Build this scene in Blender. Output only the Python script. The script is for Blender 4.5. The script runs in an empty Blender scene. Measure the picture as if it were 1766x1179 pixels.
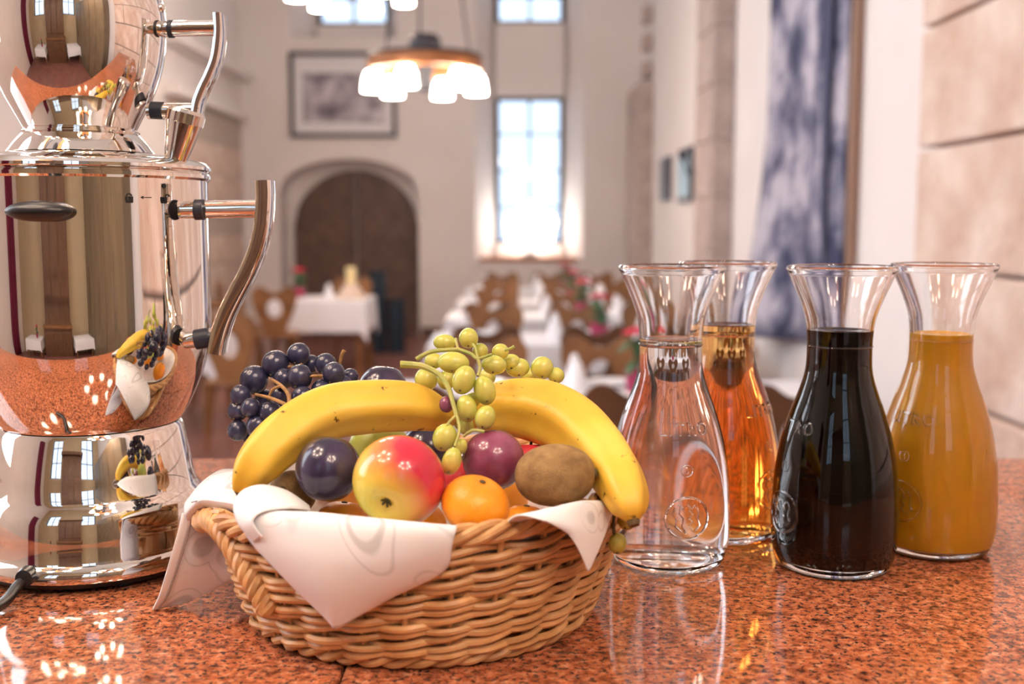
import bpy, bmesh, math, random
from mathutils import Vector, Matrix
random.seed(7)
PI = math.pi
sc = bpy.context.scene
C = sc.collection
# ------------------------------------------------------------------ camera
F, CX, CY, HOR = 1900.0, 883.0, 589.5, 385.0
CZ = 1.20                       # counter top
H = CZ + 0.28                   # camera height
TILT = math.atan((CY - HOR) / F); ct, st = math.cos(TILT), math.sin(TILT)
cam = bpy.data.cameras.new('camera'); camo = bpy.data.objects.new('camera', cam); C.objects.link(camo)
camo.location = (0, 0, H); camo.rotation_euler = (PI/2 - TILT, 0, 0)
cam.sensor_width = 36; cam.lens = F/1766*36; cam.clip_start = .02; cam.clip_end = 200
cam.dof.use_dof = True; cam.dof.focus_distance = .80; cam.dof.aperture_fstop = 5.0
sc.camera = camo
# ------------------------------------------------------------------ world, light, exposure
w = bpy.data.worlds.new('daylight'); sc.world = w; w.use_nodes = True
w.node_tree.nodes['Background'].inputs[0].default_value = (.80, .90, 1, 1)
w.node_tree.nodes['Background'].inputs[1].default_value = 2.6
sc.view_settings.view_transform = 'Standard'; sc.view_settings.look = 'None'
sc.view_settings.gamma = 1; sc.view_settings.use_curve_mapping = False
sc.view_settings.exposure = -0.40
sc.cycles.use_denoising = True; sc.cycles.max_bounces = 14; sc.cycles.transmission_bounces = 14
sc.cycles.glossy_bounces = 6; sc.cycles.diffuse_bounces = 5; sc.cycles.sample_clamp_indirect = 8
sc.cycles.caustics_reflective = False; sc.cycles.transparent_max_bounces = 12; sc.cycles.blur_glossy = .5
def area(name, loc, rot, sx, sy, power, col):
    l = bpy.data.lights.new(name, 'AREA'); l.shape = 'RECTANGLE'; l.size = sx; l.size_y = sy; l.energy = power; l.color = col
    o = bpy.data.objects.new(name, l); C.objects.link(o); o.location = loc; o.rotation_euler = rot; return o
XL, XR, YB, YF, ZC = -3.43, 1.65, -3.2, 14.25, 5.6
LW = [(1.5, 1.5), (5.4, 1.8), (8.8, 1.8)]      # windows of the left wall: centre y, width
for y, wd, pw in ((1.5, 1.5, 115), (5.4, 1.8, 105)):     # daylight through the two side windows that stand outside the picture
    area('window_left_offscreen', (XL-.12, y, 3.0), (0, -PI/2, 0), 3.0, wd, pw, (.90, .94, 1))
# ------------------------------------------------------------------ helpers
def P(px, py, Y):
    a, v = (px-CX)/F, -(py-CY)/F
    b, d = ct + v*st, -st + v*ct
    return Vector((a*Y/b, Y, H + d*Y/b))
def mesh(name, vs, fs, m, parent=None, smooth=True, recalc=True):
    me = bpy.data.meshes.new(name); me.from_pydata([tuple(v) for v in vs], [], fs)
    bm = bmesh.new(); bm.from_mesh(me); bmesh.ops.remove_doubles(bm, verts=bm.verts, dist=1e-7)
    if recalc: bmesh.ops.recalc_face_normals(bm, faces=bm.faces)
    bm.to_mesh(me); bm.free()
    if smooth:
        me.polygons.foreach_set('use_smooth', [True]*len(me.polygons)); me.set_sharp_from_angle(angle=.6)
    me.materials.append(m)
    o = bpy.data.objects.new(name, me); C.objects.link(o)
    if parent: o.parent = parent
    return o
def tag(o, label=None, cat=None, group=None, kind=None):
    for k, v in (('label', label), ('category', cat), ('group', group), ('kind', kind)):
        if v: o[k] = v
    return o
def thing(name, loc, label, cat, group=None, rz=0):
    o = bpy.data.objects.new(name, None); C.objects.link(o); o.location = loc; o.rotation_euler = (0, 0, rz)
    o.empty_display_size = .05
    return tag(o, label, cat, group)
def struct(o): o['kind'] = 'structure'; return o
class MB:
    def __init__(s): s.v = []; s.f = []
    def add(s, vs, fs):
        n = len(s.v); s.v += [Vector(v) for v in vs]; s.f += [tuple(i+n for i in f) for f in fs]; return s
    def box(s, c, d, M=None):
        x, y, z = c; a, b, e = d[0]/2, d[1]/2, d[2]/2
        vs = [Vector((x+i*a, y+j*b, z+k*e)) for i in (-1, 1) for j in (-1, 1) for k in (-1, 1)]
        if M: vs = [M @ v for v in vs]
        return s.add(vs, [(0,1,3,2),(4,6,7,5),(0,4,5,1),(2,3,7,6),(0,2,6,4),(1,5,7,3)])
    def lathe(s, prof, n=48, c=(0,0,0), closed=False, M=None, cap=True):
        vs, fs = [], []
        k = len(prof)
        for i in range(n):
            a = 2*PI*i/n
            for r, z in prof: vs.append(Vector((r*math.cos(a), r*math.sin(a), z)))
        for i in range(n):
            j = (i+1) % n
            for q in range(k if closed else k-1):
                p = (q+1) % k; fs.append((i*k+q, j*k+q, j*k+p, i*k+p))
        if not closed and cap:
            if prof[0][0] > 1e-5: fs.append(tuple(i*k for i in range(n)))
            if prof[-1][0] > 1e-5: fs.append(tuple(i*k+k-1 for i in range(n)))
        if M: vs = [M @ v for v in vs]
        return s.add([v + Vector(c) for v in vs], fs)
    def tube(s, pts, rad, n=8, closed=False, sec=None):
        pts = [Vector(p) for p in pts]; N = len(pts)
        if not hasattr(rad, '__len__'): rad = [rad]*N
        T = []
        for i in range(N):
            a, b = (pts[i-1], pts[(i+1) % N]) if closed else (pts[max(i-1, 0)], pts[min(i+1, N-1)])
            T.append((b-a).normalized())
        up = Vector((0, 0, 1))
        if abs(T[0].dot(up)) > .9: up = Vector((0, 1, 0))
        u = (up - T[0]*up.dot(T[0])).normalized()
        vs, fs = [], []
        for i in range(N):
            u = u - T[i]*u.dot(T[i]); u.normalize(); v = T[i].cross(u)
            for k in range(n):
                a = 2*PI*k/n; g = sec(a) if sec else (math.cos(a), math.sin(a))
                vs.append(pts[i] + (u*g[0] + v*g[1])*rad[i])
        for i in range(N if closed else N-1):
            j = (i+1) % N
            for k in range(n):
                l = (k+1) % n; fs.append((i*n+k, i*n+l, j*n+l, j*n+k))
        if not closed:
            fs.append(tuple(range(n))); fs.append(tuple((N-1)*n+k for k in range(n)))
        return s.add(vs, fs)
    def ball(s, c, r, R=None, n=20, m=12):
        rx, ry, rz = r if hasattr(r, '__len__') else (r, r, r)
        prof = [(math.sin(PI*i/m), -math.cos(PI*i/m)) for i in range(m+1)]
        prof[0] = (0.0, -1); prof[-1] = (0.0, 1)
        t = MB().lathe(prof, n)
        vs = [Vector((v.x*rx, v.y*ry, v.z*rz)) for v in t.v]
        if R: vs = [R @ v for v in vs]
        return s.add([v+Vector(c) for v in vs], t.f)
    def build(s, name, m, parent=None, smooth=True): return mesh(name, s.v, s.f, m, parent, smooth)
def cr(pts, n):                               # smooth curve through points
    pts = [Vector(p) for p in pts]; out = []; N = len(pts)
    for i in range(n+1):
        t = i/n*(N-1); k = min(int(t), N-2); t -= k
        a, b, c, d = pts[max(k-1, 0)], pts[k], pts[k+1], pts[min(k+2, N-1)]
        out.append(.5*((2*b) + (c-a)*t + (2*a-5*b+4*c-d)*t*t + (3*b-a-3*c+d)*t**3))
    return out
def sheet(name, rows, m, parent=None, nu=28, nv=24, th=.0009):
    R = [cr(r, nu) for r in rows]
    G = list(zip(*[cr([r[i] for r in R], nv) for i in range(nu+1)]))
    vs = [p for row in G for p in row]
    fs = [(j*(nu+1)+i, j*(nu+1)+i+1, (j+1)*(nu+1)+i+1, (j+1)*(nu+1)+i) for j in range(nv) for i in range(nu)]
    o = mesh(name, vs, fs, m, parent)
    so = o.modifiers.new('solid', 'SOLIDIFY'); so.thickness = th; so.offset = 0
    return o
def bev(o, wd=.004, seg=2):
    b = o.modifiers.new('bevel', 'BEVEL'); b.width = wd; b.segments = seg; b.limit_method = 'ANGLE'; return o
def children(o): return [c for c in bpy.data.objects if c.parent == o]
def copy_tree(o, parent=None):
    c = o.copy(); C.objects.link(c); c.parent = parent
    for ch in TREE.get(o.name, []): copy_tree(ch, c)
    return c
TREE = {}
def index_tree(o):
    TREE[o.name] = children(o)
    for c in TREE[o.name]: index_tree(c)
# ------------------------------------------------------------------ materials
MATS = {}
def mat(name, col=(.8,.8,.8), rough=.5, metal=0, trans=0, ior=1.45, sss=0, spec=.5, coat=0):
    m = bpy.data.materials.new(name); m.use_nodes = True; b = m.node_tree.nodes['Principled BSDF']
    I = b.inputs
    I['Base Color'].default_value = (*col, 1); I['Roughness'].default_value = rough; I['Metallic'].default_value = metal
    I['Transmission Weight'].default_value = trans; I['IOR'].default_value = ior; I['Specular IOR Level'].default_value = spec
    if sss: I['Subsurface Weight'].default_value = sss; I['Subsurface Radius'].default_value = (.008, .005, .002); I['Subsurface Scale'].default_value = 1
    if coat: I['Coat Weight'].default_value = coat; I['Coat Roughness'].default_value = .06
    MATS[name] = m; return m
def N(m, t, **kw):
    n = m.node_tree.nodes.new(t)
    for k, v in kw.items():
        if k in n.inputs: n.inputs[k].default_value = v
        else: setattr(n, k, v)
    return n
def L(m, a, b): m.node_tree.links.new(a, b)
def bsdf(m): return m.node_tree.nodes['Principled BSDF']
def ramp(m, src, stops, mode='LINEAR'):
    r = N(m, 'ShaderNodeValToRGB'); e = r.color_ramp.elements; r.color_ramp.interpolation = mode
    while len(e) < len(stops): e.new(.5)
    for k, (p, c) in zip(e, stops): k.position = p; k.color = (*c, 1)
    L(m, src, r.inputs[0]); return r.outputs[0]
def coord(m, kind='Object'): return N(m, 'ShaderNodeTexCoord').outputs[kind]
def noise(m, scale, detail=4, rough=.5, kind='Object', vec=None):
    n = N(m, 'ShaderNodeTexNoise'); n.inputs['Scale'].default_value = scale; n.inputs['Detail'].default_value = detail
    n.inputs['Roughness'].default_value = rough
    L(m, vec or coord(m, kind), n.inputs['Vector']); return n.outputs['Fac']
def bump(m, src, strength=.3, dist=.002):
    b = N(m, 'ShaderNodeBump'); b.inputs['Strength'].default_value = strength; b.inputs['Distance'].default_value = dist
    L(m, src, b.inputs['Height']); L(m, b.outputs[0], bsdf(m).inputs['Normal'])
def mix(m, fac, a, b, blend='MIX'):
    x = N(m, 'ShaderNodeMix'); x.data_type = 'RGBA'; x.blend_type = blend
    if hasattr(fac, 'links'): L(m, fac, x.inputs[0])
    else: x.inputs[0].default_value = fac
    for s, i in ((a, 6), (b, 7)):
        if hasattr(s, 'links'): L(m, s, x.inputs[i])
        else: x.inputs[i].default_value = (*s, 1)
    return x.outputs[2]
def mottled(name, c1, c2, scale=6, rough=.7, bs=0, bscale=40, bdist=.002, detail=5, **kw):
    m = mat(name, c1, rough, **kw)
    L(m, ramp(m, noise(m, scale, detail), [(.32, c1), (.68, c2)]), bsdf(m).inputs['Base Color'])
    if bs: bump(m, noise(m, bscale, 4), bs, bdist)
    return m
# granite
m = mat('granite', (.5,.2,.12), .07, spec=.55)
a = ramp(m, noise(m, 160, 3, .6), [(.30, (.15,.045,.030)), (.45, (.44,.135,.055)), (.58, (.57,.215,.10)), (.72, (.66,.36,.23))])
sp = ramp(m, noise(m, 230, 4, .7), [(.41, (0,0,0)), (.48, (1,1,1))])
a = mix(m, sp, (.045,.03,.03), a)
gv = ramp(m, noise(m, 5, 3), [(.35, (.86,.82,.80)), (.65, (1.06,1.0,.96))])
g2_ = ramp(m, noise(m, 70, 4, .65), [(.34, (.42,.36,.36)), (.50, (.95,.95,.95)), (.68, (1.1,1.08,1.06))])
L(m, mix(m, 1, mix(m, 1, a, gv, 'MULTIPLY'), g2_, 'MULTIPLY'), bsdf(m).inputs['Base Color'])
chrome = mat('chrome', (.86,.82,.78), .035, 1)
steel = mat('brushed_steel', (.78,.74,.70), .10, 1)
black = mat('black_plastic', (.012,.012,.014), .32)
rubber = mat('black_rubber', (.02,.022,.035), .5)
ink = mat('black_print', (.01,.01,.012), .5)
glass = mat('clear_glass', (1,1,1), .0, trans=1, ior=1.5)
def liquid(name, col, dens, ior=1.34):
    """pair of materials: the side touching the glass (relative index) and the free surface"""
    out = []
    for suffix, n_ in (('_in_glass', ior/1.5), ('_surface', ior)):
        m = bpy.data.materials.new(name+suffix); m.use_nodes = True; nt = m.node_tree; nt.nodes.remove(nt.nodes['Principled BSDF'])
        g = nt.nodes.new('ShaderNodeBsdfGlass'); g.inputs['IOR'].default_value = n_; g.inputs['Roughness'].default_value = 0
        nt.links.new(g.outputs[0], nt.nodes['Material Output'].inputs['Surface'])
        if dens:
            v = nt.nodes.new('ShaderNodeVolumeAbsorption'); v.inputs['Color'].default_value = (*col, 1); v.inputs['Density'].default_value = dens
            nt.links.new(v.outputs[0], nt.nodes['Material Output'].inputs['Volume'])
        out.append(m)
    return out
water = liquid('water', (1,1,1), 0, 1.33)
amber = liquid('amber_juice', (.985,.68,.03), 36)
darkred = liquid('dark_red_juice', (.38,.0,.10), 210)
orangej = mat('orange_juice', (1.0,.45,.010), .3, sss=.2); bsdf(orangej).inputs['Subsurface Radius'].default_value = (.02,.01,.002)
# wicker
wick = mat('wicker', (.6,.36,.16), .42)
g = ramp(wick, noise(wick, 45, 3), [(.3, (.46,.235,.085)), (.55, (.64,.37,.16)), (.75, (.74,.48,.25))])
oi = N(wick, 'ShaderNodeObjectInfo'); rr = ramp(wick, oi.outputs['Random'], [(0, (.85,.8,.75)), (1, (1.08,1.05,1.0))])
L(wick, mix(wick, 1, g, rr, 'MULTIPLY'), bsdf(wick).inputs['Base Color']); bump(wick, noise(wick, 300, 2), .15, .0006)
# napkin with grey scrolls
nap = mat('napkin_cloth', (.84,.83,.84), .8)
vn = N(nap, 'ShaderNodeTexNoise'); vn.inputs['Scale'].default_value = 9; vn.inputs['Detail'].default_value = 1; L(nap, coord(nap), vn.inputs['Vector'])
wv = N(nap, 'ShaderNodeTexVoronoi'); wv.inputs['Scale'].default_value = 20
va = N(nap, 'ShaderNodeVectorMath', operation='MULTIPLY_ADD'); L(nap, vn.outputs['Color'], va.inputs[0]); va.inputs[1].default_value = (.11,.11,.11); L(nap, coord(nap), va.inputs[2])
L(nap, va.outputs[0], wv.inputs['Vector'])
band = ramp(nap, wv.outputs['Distance'], [(.24, (0,0,0)), (.27, (1,1,1)), (.32, (1,1,1)), (.35, (0,0,0)), (.42, (0,0,0)), (.44, (.8,.8,.8)), (.46, (0,0,0))])
msk = ramp(nap, noise(nap, 14, 1), [(.38, (0,0,0)), (.46, (1,1,1))])
fac = mix(nap, 1, band, msk, 'MULTIPLY')
L(nap, mix(nap, fac, (.84,.83,.84), (.60,.59,.60)), bsdf(nap).inputs['Base Color']); bump(nap, noise(nap, 900, 2), .12, .0005)
hem = mat('napkin_hem', (.74,.68,.66), .85); thread = mat('thread', (.30,.25,.25), .9)
# fruit
ban = mat('banana_skin', (.80,.50,.05), .42, sss=.08)
bc = ramp(ban, noise(ban, 14, 3), [(.3, (.66,.38,.035)), (.55, (.82,.53,.06)), (.8, (.86,.62,.13))])
bs = ramp(ban, noise(ban, 95, 3, .6), [(.28, (.16,.07,.02)), (.34, (1,1,1))])
L(ban, mix(ban, 1, bc, bs, 'MULTIPLY'), bsdf(ban).inputs['Base Color'])
bantip = mat('banana_tip', (.10,.06,.02), .7); banst = mat('banana_stalk', (.52,.42,.08), .6)
app = mat('apple_skin', (.8,.4,.1), .22, sss=.06, coat=.3)
sx = N(app, 'ShaderNodeSeparateXYZ'); L(app, coord(app), sx.inputs[0])
ad = N(app, 'ShaderNodeMath', operation='MULTIPLY_ADD'); L(app, noise(app, 28, 4), ad.inputs[0]); ad.inputs[1].default_value = .030
L(app, sx.outputs['X'], ad.inputs[2])
mr = N(app, 'ShaderNodeMapRange'); L(app, ad.outputs[0], mr.inputs[0]); mr.inputs[1].default_value = -.014; mr.inputs[2].default_value = .058
apc = ramp(app, mr.outputs[0], [(.0, (.62,.50,.06)), (.34, (.78,.46,.08)), (.52, (.76,.22,.06)), (.70, (.58,.03,.06)), (1, (.44,.01,.05))])
mz = N(app, 'ShaderNodeMapRange'); L(app, sx.outputs['Z'], mz.inputs[0]); mz.inputs[1].default_value = -.012; mz.inputs[2].default_value = -.026
L(app, mix(app, mz.outputs[0], apc, mix(app, .65, apc, (.50,.54,.06))), bsdf(app).inputs['Base Color'])
redapp = mottled('red_apple_skin', (.45,.015,.03), (.60,.05,.06), 30, .22)
greenf = mottled('green_pear_skin', (.42,.50,.07), (.56,.60,.14), 30, .35)
cal = mat('calyx_brown', (.10,.075,.03), .8)
ora = mat('mandarin_peel', (.86,.30,.012), .34, sss=.08)
L(ora, ramp(ora, noise(ora, 18, 3), [(.35, (.82,.25,.01)), (.7, (.93,.38,.02))]), bsdf(ora).inputs['Base Color']); bump(ora, noise(ora, 420, 2), .25, .0012)
kiw = mottled('kiwi_skin', (.19,.105,.035), (.33,.20,.075), 120, .75, .6, 900, .0012)
def bloom(name, dark, dusty, rough=.22, sc_=40):
    return mottled(name, dark, dusty, sc_, rough, coat=.25)
plumd = bloom('dark_plum_skin', (.012,.008,.022), (.045,.03,.075)); plumr = bloom('red_plum_skin', (.13,.012,.035), (.27,.075,.15), .24)
grb = bloom('black_grape_skin', (.008,.008,.02), (.035,.035,.085), .25, 60)
grg = mat('green_grape_skin', (.50,.56,.10), .22, sss=.3, coat=.3); bsdf(grg).inputs['Subsurface Radius'].default_value = (.008,.007,.002)
L(grg, ramp(grg, noise(grg, 50, 3), [(.3, (.36,.44,.06)), (.5, (.52,.53,.10)), (.7, (.66,.60,.17))]), bsdf(grg).inputs['Base Color'])
stg = mottled('green_stalk', (.30,.34,.07), (.46,.42,.14), 80, .6); stb = mottled('brown_stalk', (.20,.10,.04), (.42,.24,.09), 120, .7)
# room
plaster = mottled('white_plaster', (.80,.74,.72), (.84,.785,.765), 1.5, .9)
warmpl = mottled('beige_plaster', (.42,.32,.20), (.48,.37,.25), 2, .9)
ceilm = mat('ceiling_plaster', (.82,.80,.76), .9)
stone = mottled('sandstone', (.60,.42,.33), (.80,.66,.58), 4, .9, .9, 14, .02, detail=8)
stoned = mottled('weathered_stone', (.40,.32,.29), (.54,.44,.40), 5, .9, .6, 14, .015)
mortar = mat('mortar', (.50,.42,.36), .95)
tile = mottled('red_floor_tile', (.20,.085,.07), (.27,.12,.10), 3, .28)
woodd = mottled('dark_oak', (.095,.052,.040), (.16,.09,.068), 6, .5)
wood = mottled('chair_wood', (.19,.08,.028), (.28,.13,.048), 8, .45)
woodk = mottled('shaded_chair_cabinet_wood', (.10,.045,.022), (.15,.07,.035), 8, .45)  # chair wood with the shadow on the backs mixed in; also cabinet wood
woodo = mottled('orange_wood', (.42,.15,.05), (.54,.22,.08), 8, .45)
cloth = mat('white_tablecloth', (.84,.84,.88), .85)
china = mat('white_china', (.86,.86,.88), .15)
iron = mat('black_iron', (.03,.03,.04), .5); frame = mat('dark_frame', (.05,.04,.05), .4); matb = mat('picture_mat', (.80,.78,.80), .6)
potm = mat('burgundy_pot', (.36,.03,.10), .4); leaf = mottled('green_leaf', (.03,.09,.04), (.06,.16,.07), 30, .5); petal = mat('red_petal', (.55,.01,.05), .5)
teal = mat('dark_teal_paint', (.015,.03,.05), .4); copper = mat('copper_sheet', (.75,.32,.2), .35)
beige = mat('cream_linen', (.62,.50,.42), .8); candle = mat('cream_wax', (.80,.66,.36), .5, sss=.2); burg = mat('burgundy_curtain', (.16,.01,.04), .8)
def emis(name, col, s):
    m = mat(name, col, .4); bsdf(m).inputs['Emission Color'].default_value = (*col, 1); bsdf(m).inputs['Emission Strength'].default_value = s; return m
shade = emis('glowing_shade', (1,.87,.74), 50); globe = emis('glowing_globe', (1,.95,.88), 9)
pane = bpy.data.materials.new('window_pane'); pane.use_nodes = True
nt = pane.node_tree; nt.nodes.remove(nt.nodes['Principled BSDF'])
tr = nt.nodes.new('ShaderNodeBsdfTransparent'); gl = nt.nodes.new('ShaderNodeBsdfGlossy'); gl.inputs['Roughness'].default_value = .05; mx = nt.nodes.new('ShaderNodeMixShader'); mx.inputs[0].default_value = .06
tr.inputs[0].default_value = (.90, .94, 1, 1)
nt.links.new(tr.outputs[0], mx.inputs[1]); nt.links.new(gl.outputs[0], mx.inputs[2]); nt.links.new(mx.outputs[0], nt.nodes['Material Output'].inputs[0])
# prints
pic = mottled('grey_print', (.16,.13,.17), (.66,.62,.66), 5, .5, kind=None) if False else mottled('grey_print', (.16,.13,.17), (.66,.62,.66), 5, .5)
ban_p = mat('banner_print', (.7,.68,.74), .8)
sx2 = N(ban_p, 'ShaderNodeSeparateXYZ'); L(ban_p, coord(ban_p), sx2.inputs[0])
mp = N(ban_p, 'ShaderNodeMapping'); mp.inputs['Scale'].default_value = (1, .9, .8); L(ban_p, coord(ban_p), mp.inputs[0])
pt = ramp(ban_p, noise(ban_p, 2.6, 6, .62, vec=mp.outputs[0]), [(.42, (.035,.04,.10)), (.50, (.20,.20,.29)), (.60, (.52,.49,.57))])
L(ban_p, pt, bsdf(ban_p).inputs['Base Color'])
#MARK1
# ------------------------------------------------------------------ the hall
def wallbox(name, x0, x1, y0, y1, z0, z1, m, parent=None):
    return MB().box(((x0+x1)/2, (y0+y1)/2, (z0+z1)/2), (x1-x0, y1-y0, z1-z0)).build(name, m, parent, False)
struct(wallbox('floor', XL-.4, XR+.5, YB-.4, YF+1, -.1, 0, tile))
struct(wallbox('ceiling', XL-.4, XR+.5, YB-.4, YF+1, ZC, ZC+.1, ceilm))
def zf(py, Y=YF): return P(883, py, Y).z
def xf(px, Y=YF): return P(px, 385, Y).x
T = .5
def window(idx, x0, x1, z0, z1, Y, cols, rows, fr=.05, axis='Y', sgn=1):
    """framed window in a wall; axis Y: wall faces -Y, axis X: wall faces +X"""
    e = bpy.data.objects.new('window_%d' % idx, None); C.objects.link(e); struct(e)
    def bx(name, a0, a1, b0, b1, d0, d1, m):
        if axis == 'Y': return wallbox(name, a0, a1, Y+d0, Y+d1, b0, b1, m, e)
        return wallbox(name, Y-d1, Y-d0, a0, a1, b0, b1, m, e)
    f = MB()
    for nm, a0, a1, b0, b1 in (('window_frame', x0, x0+fr, z0, z1), ('window_frame', x1-fr, x1, z0, z1), ('window_frame', x0, x1, z0, z0+fr), ('window_frame', x0, x1, z1-fr, z1)):
        bx(nm, a0, a1, b0, b1, -.04, .04, frame)
    for i in range(1, cols):
        a = x0 + (x1-x0)*i/cols; bx('mullion', a-.018, a+.018, z0, z1, -.03, .03, frame)
    for j in range(1, rows):
        b = z0 + (z1-z0)*j/rows; bx('glazing_bar', x0, x1, b-.012, b+.012, -.028, .028, frame)
    for i in range(cols):
        for j in range(rows):
            bx('pane', x0+(x1-x0)*i/cols, x0+(x1-x0)*(i+1)/cols, z0+(z1-z0)*j/rows, z0+(z1-z0)*(j+1)/rows, -.003, .003, pane)
    return e
# far wall pieces
fw = bpy.data.objects.new('wall_far', None); C.objects.link(fw); struct(fw)
Ax0, Ax1, Bx0, Bx1, Dx0, Dx1 = xf(505), xf(690), xf(820), xf(1005), xf(483), xf(722)
Azb, Bzb = zf(65), zf(450)
ztopA = 5.2
wallbox('wall_section', XL-.4, Dx0, YF, YF+T, 0, Azb, plaster, fw)
wallbox('wall_section', XL-.4, Ax0, YF, YF+T, Azb, ZC, plaster, fw)
wallbox('wall_section', Ax0, Ax1, YF, YF+T, ztopA, ZC, plaster, fw)
wallbox('wall_section', Ax1, Bx0, YF, YF+T, Azb, ZC, plaster, fw)
wallbox('wall_section', Dx1, Bx0, YF, YF+T, 0, Azb, plaster, fw)
wallbox('wall_section', Bx0, Bx1, YF, YF+T, 0, Bzb, plaster, fw)
wallbox('wall_section', Bx0, Bx1, YF, YF+T, ztopA, ZC, plaster, fw)
wallbox('wall_section', Bx1, XR+.5, YF, YF+T, 0, ZC, plaster, fw)
def arch_section(x0, x1, zspring, zapex, ztop, y0, y1, m, parent, name):
    mb = MB(); n = 28; xc = (x0+x1)/2; hw = (x1-x0)/2
    pr = [(x0+(x1-x0)*i/n) for i in range(n+1)]
    za = [zspring + (zapex-zspring)*math.sqrt(max(0, 1-((x-xc)/hw)**2)) for x in pr]
    vs = []
    for x, z in zip(pr, za): vs += [(x, y0, z), (x, y0, ztop), (x, y1, z), (x, y1, ztop)]
    fs = []
    for i in range(n):
        a, b = 4*i, 4*i+4
        fs += [(a, a+1, b+1, b), (a+2, b+2, b+3, a+3), (a, b, b+2, a+2), (a+1, a+3, b+3, b+1)]
    fs += [(0, 2, 3, 1), (4*n, 4*n+1, 4*n+3, 4*n+2)]
    return mb.add(vs, fs).build(name, m, parent, False)
arch_section(Dx0, Dx1, zf(330), zf(274), Azb, YF, YF+T, plaster, fw, 'arch_section')
# far windows (two in the tall embrasure, one above the picture), with splayed reveals
YW = YF + T - .02
def reveal(x0, x1, X0, X1, z0, z1, e, sill=True):
    for a, b in ((x0, X0), (x1, X1)):
        vs = [(a, YF, z0), (a, YF+T, z0), (b, YF+T, z0), (a, YF, z1), (a, YF+T, z1), (b, YF+T, z1)]
        mesh('reveal', vs, [(0,1,2), (3,5,4), (0,3,4,1), (1,4,5,2), (0,2,5,3)], plaster, e, False)
bi0, bi1 = xf(855, YW), xf(971, YW)
w1 = window(1, bi0, bi1, zf(420, YW), zf(168, YW), YW, 2, 4)
w2 = window(2, bi0, bi1, zf(43, YW), 5.1, YW, 2, 3)
reveal(Bx0, Bx1, bi0, bi1, Bzb, ztopA, w1)
wallbox('spandrel', bi0, bi1, YF+T-.15, YF+T, zf(168, YW), zf(43, YW), plaster, w1)
wallbox('apron', bi0, bi1, YF+T-.15, YF+T, Bzb-.1, zf(420, YW), plaster, w1)
ai0, ai1 = xf(556, YW), xf(676, YW)
w3 = window(3, ai0, ai1, zf(46, YW), 5.1, YW, 2, 3)
reveal(Ax0, Ax1, ai0, ai1, Azb, ztopA, w3)
wallbox('apron', ai0, ai1, YF+T-.15, YF+T, Azb-.05, zf(46, YW), plaster, w3)
sill = wallbox('window_sill', Bx0+.06, Bx1-.06, YF-.03, YF+T-.16, Bzb, Bzb+.05, woodo, w1)
# door
DY = YF + T
dd = bpy.data.objects.new('door_1', None); C.objects.link(dd); struct(dd)
dx0, dx1 = xf(509, DY), xf(722, DY); dsp, dap = zf(395, DY), zf(294, DY)
def door_shape(x0, x1, xc, hw, y, inset, d, m, name, parent):
    n = 14; vs = []; fs = []
    for i in range(n+1):
        x = x0 + (x1-x0)*i/n
        z = dsp + (dap-dsp)*math.sqrt(max(0, 1-((x-xc)/hw)**2)) - inset
        vs += [(x, y, inset*.8), (x, y, z), (x, y+d, inset*.8), (x, y+d, z)]
    for i in range(n):
        a, b = 4*i, 4*i+4; fs += [(a, a+1, b+1, b), (a+2, b+2, b+3, a+3), (a, b, b+2, a+2), (a+1, a+3, b+3, b+1)]
    fs += [(0, 2, 3, 1), (4*n, 4*n+1, 4*n+3, 4*n+2)]
    return MB().add(vs, fs).build(name, m, parent, False)
xc, hw = (dx0+dx1)/2, (dx1-dx0)/2+.002
for s in (0, 1):
    a, b = (dx0, xc-.01) if s == 0 else (xc+.01, dx1)
    lf = door_shape(a, b, xc, hw, DY-.06, 0, .06, woodd, 'door_leaf', dd)
    u = door_shape(a+.12, b-.12, xc, hw, DY-.085, .16, .03, woodd, 'door_panel', lf)
    for k in range(3):
        wallbox('door_board', a+.12, b-.12, DY-.10, DY-.085, .35+k*.42, .35+k*.42+.34, woodd, lf)
wallbox('wall_backing', Dx0-.2, Dx1+.2, DY, DY+.08, 0, zf(270), plaster, fw)
# side and rear walls
def holed_wall(name, X0, X1, y0, y1, holes, m, axis='X', zz=(1.5, 4.5)):
    e = bpy.data.objects.new(name, None); C.objects.link(e); struct(e)
    def bx(a0, a1, b0, b1):
        if axis == 'X': wallbox('wall_section', X0, X1, a0, a1, b0, b1, m, e)
        else: wallbox('wall_section', a0, a1, X0, X1, b0, b1, m, e)
    c = y0
    for h0, h1 in sorted(holes):
        bx(c, h0, 0, ZC); bx(h0, h1, 0, zz[0]); bx(h0, h1, zz[1], ZC); c = h1
    bx(c, y1, 0, ZC); return e
holed_wall('wall_left', XL-.35, XL, YB-.4, YF+.4, [(y-wd/2, y+wd/2) for y, wd in LW], plaster)
holed_wall('wall_rear', YB-.35, YB, XL-.35, XR+.5, [(-2.75, -1.65), (.05, 1.15)], warmpl, 'Y', (2.0, 4.2))  # rear openings are invented, to let sky light in
for i, (y, wd) in enumerate(LW): window(4+i, y-wd/2, y+wd/2, 1.5, 4.5, XL-.24, 2, 4, axis='X')
for i, x in enumerate((-2.2, .6)): window(7+i, x-.55, x+.55, 2.0, 4.2, YB-.24, 2, 3)  # invented rear windows, unseen, there only as sources of sky light
wr = wallbox('wall_right', XR, XR+.4, YB-.4, YF+.4, 0, ZC, plaster); struct(wr)
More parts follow.
